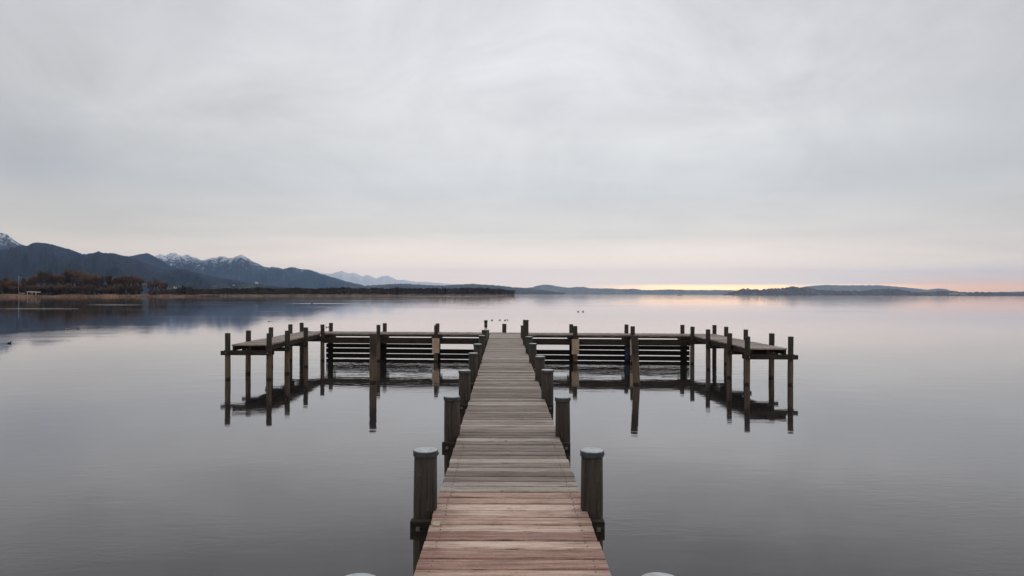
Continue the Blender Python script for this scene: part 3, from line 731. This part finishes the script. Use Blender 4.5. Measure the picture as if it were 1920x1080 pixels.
# the longer shore behind: trees out to the point
def tline(u):
    prof = [(300, 543), (330, 540.5), (352, 537.5), (370, 540.5), (400, 540), (430, 540), (460, 539), (490, 538), (520, 539.5), (560, 539), (600, 540), (640, 538), (680, 539), (720, 539.5), (760, 538.5), (800, 539.5), (850, 540), (880, 538.5), (905, 538.5), (925, 540), (940, 542), (955, 543), (968, 544)]
    for (a, va), (b, vb) in zip(prof, prof[1:]):
        if a <= u <= b: return va+(vb-va)*(u-a)/(b-a)
    return 545
u = 306.0; i = 0
while u < 964:
    wl = 555.3-(u-385)/580*1.0
    D = (3507/(wl-horizon(u)))+random.uniform(30, 70)
    if u > 935: D = 3507/(554.3-horizon(u))+random.uniform(12, 30)
    h = (elev(u, tline(u)+random.uniform(-.8, 2.0), D)-.3)
    near_fir = any(abs(u-c) < 5 for c in (356, 738, 745, 818, 826, 832))
    if near_fir:
        put_tree('bare_tree', fbig[i % 5], (u-U0)/FPX*D, D, h, 16, 'small brown bare tree in the row along the low spit', 'tree', 'trees along the spit behind the platform', 1.6)
        put_tree('fir_tree', firs[i % 2], (u-U0)/FPX*D, D-9, h+1.0, 14, 'dark fir standing out in the tree line on the far spit', 'tree', 'trees along the spit behind the platform', 1.1)
    else: put_tree('bare_tree', fbig[i % 5], (u-U0)/FPX*D, D, h, 16, 'small brown bare tree in the row along the low spit', 'tree', 'trees along the spit behind the platform', 1.6)
    if True:
        put_tree('bush', fbush[i % 3], (u-U0+2)/FPX*(D-14), D-14, h*random.uniform(.45, .75), 8, 'low leafless bush in front of the trees on the spit', 'bush', 'leafless bushes on the spit', 2.0)
    u += random.uniform(3.2, 5.2); i += 1

# ------------------------------------------------------------------ small buildings, mast, flagpole
M_WALL = flat('pale_render', (.62, .60, .56), .8, .2, .4, .2)
M_ROOF = flat('dark_roof', (.09, .05, .045), .85, .3, .5, .2)
M_GLS = flat('dark_window', (.02, .025, .03), .3, .2, .5, .5)
def house(name, u, D, z0, wd, dp, hw, hr, label, cat, tower=None, roofc=None):
    x = (u-U0)/FPX*D; r = empty(name, (x, D, z0), label, cat)
    b = MB(); b.box((0, 0, hw/2), (wd, dp, hw)); b.build('wall', M_WALL, r, loc=(0, 0, 0))
    me = bpy.data.meshes.new('roof'); e = .5
    me.from_pydata([(-wd/2-e, -dp/2-e, hw), (wd/2+e, -dp/2-e, hw), (wd/2+e, dp/2+e, hw), (-wd/2-e, dp/2+e, hw), (-wd/2-e, 0, hw+hr), (wd/2+e, 0, hw+hr)], [], [(0, 1, 5, 4), (2, 3, 4, 5), (0, 4, 3), (1, 2, 5), (3, 2, 1, 0)]); me.update()
    link('roof', me, roofc or M_ROOF, r, loc=(0, 0, .003))
    n = max(2, int(wd/5))
    for k in range(n):
        b = MB(); b.box((-wd/2+(k+.5)*wd/n, -dp/2-.03, hw*.55), (wd/n*.35, .1, hw*.28)); b.build('window', M_GLS, r, loc=(0, 0, 0))
    if tower:
        tx, tw_, th = tower
        b = MB(); b.box((tx, -dp/2-tw_/2-.01, th/2), (tw_, tw_, th)); b.build('tower', M_WALL, r, loc=(0, 0, 0))
        b = MB(); b.tube([((tx, -dp/2-tw_/2-.01, th+.003), tw_*.75), ((tx, -dp/2-tw_/2-.01, th+tw_*2.2), .05)], 4, smooth=False); b.build('spire', M_ROOF, r, loc=(0, 0, 0))
    return r
house('lake_house', 1789, 3150, 7, 34, 12, 8, 5, 'long white lakeside building with dark roof at the far right shore', 'building')
house('lake_house', 1805.5, 3150, 6, 24, 10, 5.5, 2.5, 'smaller white building right of the long white one on the far right shore', 'building')
house('church', 329.5, 1450, 12, 4, 8, 2.6, 1.6, 'tiny white church with a pointed tower behind the left shore', 'church', (-1, 1.6, 4.5))
house('farmhouse', 481, 2600, 38, 9, 8, 5, 2.5, 'small white house on the meadow below the left mountains', 'house', roofc=M_WALL)
house('farmhouse', 438, 2600, 30, 6, 6, 4, 2, 'tiniest pale house left of the white house on the meadow', 'house')

# moored boat sheds on the left shore (white canopies)
D = 424
def px(u, D): return (u-U0)/FPX*D
bh = empty('boat_shelter', (px(63, D), D, 0), 'white roofed boat shelter on posts at the left shore', 'shelter')
b = MB(); b.box((px(63, D), D, elev(63, 547.5, D)), (6.0, 4, .5), tilt=.03); b.build('roof', M_WHITE, bh)
for dx in (-2.6, 0.2, 2.6):
    b = MB(); b.box((px(63, D)+dx, D-1.7, 1.2), (.25, .25, elev(63, 547.5, D)*2-2.95)); b.build('post', M_WHITE, bh)
b = MB(); b.box((px(64, D), D+1.2, 1.0), (5, .2, 2.0)); b.build('back_wall', M_BLACK, bh)
bt = empty('boat', (px(49, D), D-4, 0), 'small white boat lying left of the boat shelter on the left shore', 'boat')
me = bpy.data.meshes.new('hull'); xx = px(49, D)
me.from_pydata([(xx-1.9, D-4, 2.6), (xx-.9, D-4.7, 2.5), (xx+1.6, D-4.6, 2.5), (xx+1.6, D-3.4, 2.5), (xx-.9, D-3.3, 2.5), (xx-1.3, D-4, 1.9), (xx+1.4, D-4.2, 1.8), (xx+1.4, D-3.8, 1.8)], [], [(0, 1, 2, 3, 4), (0, 5, 6, 2, 1), (0, 4, 3, 7, 5), (2, 6, 7, 3), (5, 7, 6)]); me.update()
link('hull', me, M_WHITE, bt)
b = MB(); b.box((xx+.2, D-4, 1.0), (1.4, .9, 1.55)); b.build('boat_stand', M_BLACK, bt)
fp = empty('flagpole', (px(35, 420), 420, 0), 'pale pole with short crossbar rising from the left shore', 'pole')
x_ = px(35, 420)
b = MB(); b.rod((x_, 420, 0), (x_, 420, elev(35, 517, 420)), .07, .05, 8); b.build('pole', M_WHITE, fp)
b = MB(); b.rod((x_-.3, 420, elev(35, 519, 420)), (x_+2.1, 420, elev(35, 521, 420)), .07, .05, 6); b.build('crossbar', M_WHITE, fp)

# far sailing boat with its mast down by the far shore
q = at(1275, 554.4)
sb = empty('sailing_boat', (q.x, q.y, 0), 'tiny white boat with bare mast near the far shore right of centre', 'boat')
me = bpy.data.meshes.new('hull')
me.from_pydata([(-7, 0, 1.5), (-4, -1.3, 1.3), (5, -1.3, 1.3), (5, 1.3, 1.3), (-4, 1.3, 1.3), (-4.5, 0, -.2), (4.6, -.8, -.2), (4.6, .8, -.2)], [], [(0, 1, 2, 3, 4), (0, 5, 6, 2, 1), (0, 4, 3, 7, 5), (2, 6, 7, 3)]); me.update()
link('hull', me, M_WHITE, sb, loc=(0, 0, 0))
b = MB(); b.box((1, 0, 1.75), (4, 1.6, .9)); b.build('cabin', M_WHITE, sb, loc=(0, 0, 0))
b = MB(); b.rod((0, 0, 1.2), (0, 0, 8), .12, .06, 6); b.build('mast', M_BLACK, sb, loc=(0, 0, 0))

# ------------------------------------------------------------------ waterfowl
M_DUCK = flat('dark_plumage', (.022, .018, .017), .7, .4, 12)
M_DUCKB = flat('brown_plumage', (.085, .06, .045), .8, .5, 15)
M_DUCKW = flat('white_plumage', (.70, .70, .68), .8, .15, 12)
M_BILL = flat('pale_bill', (.35, .30, .22), .5, .2, 12)
def duck_body():
    bm = bmesh.new()
    # continuous body: rings from bill-side breast to tail, neck and head grown from the breast
    secs = [(-.165, .075, .012, .010), (-.13, .062, .040, .028), (-.07, .045, .072, .055), (.0, .04, .085, .066), (.06, .045, .076, .062), (.10, .065, .052, .050),
            (.118, .105, .030, .034), (.122, .140, .024, .026), (.128, .168, .032, .030), (.150, .178, .031, .028), (.172, .174, .020, .018), (.186, .168, .009, .006), (.215, .163, .010, .004)]
    rings = []
    for i, (x, z, wy, hz) in enumerate(secs):
        ring = []
        # neck rings lie flatter
        tilt = 0 if i < 5 or i > 8 else (.9 if i in (6, 7) else .5)
        for k in range(10):
            a = 2*math.pi*k/10
            dy, dz = wy*math.cos(a), hz*math.sin(a)
            ring.append(bm.verts.new((x-dz*math.sin(tilt*1.2), dy, z+dz*math.cos(tilt*1.2))))
        rings.append(ring)
    for a, b in zip(rings, rings[1:]):
        for k in range(10): bm.faces.new((a[k], a[(k+1) % 10], b[(k+1) % 10], b[k]))
    bm.faces.new(rings[0]); bm.faces.new(rings[-1][::-1])
    bmesh.ops.recalc_face_normals(bm, faces=bm.faces)
    for f in bm.faces: f.smooth = True
    me = bpy.data.meshes.new('duck'); bm.to_mesh(me); bm.free(); return me
db = duck_body()
def wing_mesh():
    b = MB()
    for s_ in (-1, 1):
        i = len(b.v); b.v += [(.05, s_*.080, .07), (.0, s_*.093, .055), (-.10, s_*.066, .07), (-.16, s_*.025, .095), (-.06, s_*.055, .105), (.03, s_*.055, .10)]
        b.f.append(tuple(range(i, i+6)) if s_ < 0 else tuple(range(i+5, i-1, -1))); b.r.append(0); b.sm.append(True)
    return b.mesh('wings')
wg = wing_mesh()
meshes = {}
for k, (mb_, mw) in {'dark': (M_DUCK, M_DUCK), 'brown': (M_DUCKB, M_DUCK), 'pied': (M_DUCK, M_DUCKW)}.items():
    a = db.copy(); a.materials.append(mb_); c = wg.copy(); c.materials.append(mw); meshes[k] = (a, c)
GD = 'water birds scattered on the lake'
fowl = [(18, 645.0, 'dark', 1.25, 0, 'black coot swimming alone near the left edge of the picture'),
        (123.5, 619.0, 'pied', 1.25, 3.0, 'black and white duck, left of the pair on the ruffled water'),
        (130.5, 618.6, 'pied', 1.25, 2.8, 'black and white duck, right of the pair on the ruffled water'),
        (146, 618.4, 'brown', 1.0, .3, 'faint brown duck just right of the black and white pair'),
        (504, 604.0, 'dark', .9, .2, 'small dark duck on the water above the left side platform'),
        (508, 604.0, 'brown', .6, .2, 'tiny duckling sized bird beside the dark duck above the left platform'),
        (612.5, 615.0, 'dark', .95, 3.1, 'left one of two dark ducks between the rear posts of the left platform'),
        (617, 614.6, 'dark', .95, 0.1, 'right one of two dark ducks between the rear posts of the left platform'),
        (922.5, 602.0, 'brown', 1.3, 0, 'brown duck just right of the banded marker pole'),
        (937, 601.6, 'brown', 1.2, .1, 'brown duck above and left of the middle rear post'),
        (947, 601.8, 'dark', 1.3, 0, 'dark duck right above the middle rear post'),
        (952, 601.4, 'brown', 1.0, 3.0, 'small duck right of the one above the middle rear post'),
        (1084, 585.8, 'brown', 1.9, .2, 'left one of two brown ducks far out right of the boardwalk'),
        (1093, 585.8, 'dark', 1.9, .2, 'right one of two ducks far out right of the boardwalk'),
        (585, 570.5, 'dark', 2.6, 3.14, 'dark bird drawing a pale wake far out on the left'),
        (197, 620.5, 'brown', 1.0, 0, '')]
for u, v, k, s_, rz, lab in fowl:
    if not lab: continue
    q = at(u, v-1.2); r = tag(bpy.data.objects.new('duck', meshes[k][0]), lab, 'duck', GD); COL.objects.link(r)
    r.location = (q.x, q.y, -.007*s_); r.scale = (s_*.55,)*3; r.rotation_euler = (0, 0, rz)
    wo_ = bpy.data.objects.new('wings', meshes[k][1]); COL.objects.link(wo_); wo_.parent = r

# ------------------------------------------------------------------ haze
b = MB(); b.box((0, 11000, 399), (44000, 24000, 802)); hz = b.mesh('haze')
hm = bpy.data.materials.new('lake_haze'); hm.use_nodes = True; t = NT(hm.node_tree)
pv = t.n('ShaderNodeVolumePrincipled'); t.put(pv, 'Color', (.46, .66, 1.0, 1)); t.put(pv, 'Density', 4.2e-5); t.put(pv, 'Anisotropy', 0.65)
mo = t.n('ShaderNodeOutputMaterial'); t.put(mo, 'Volume', pv)
tag(link('haze', hz, hm), kind='stuff')
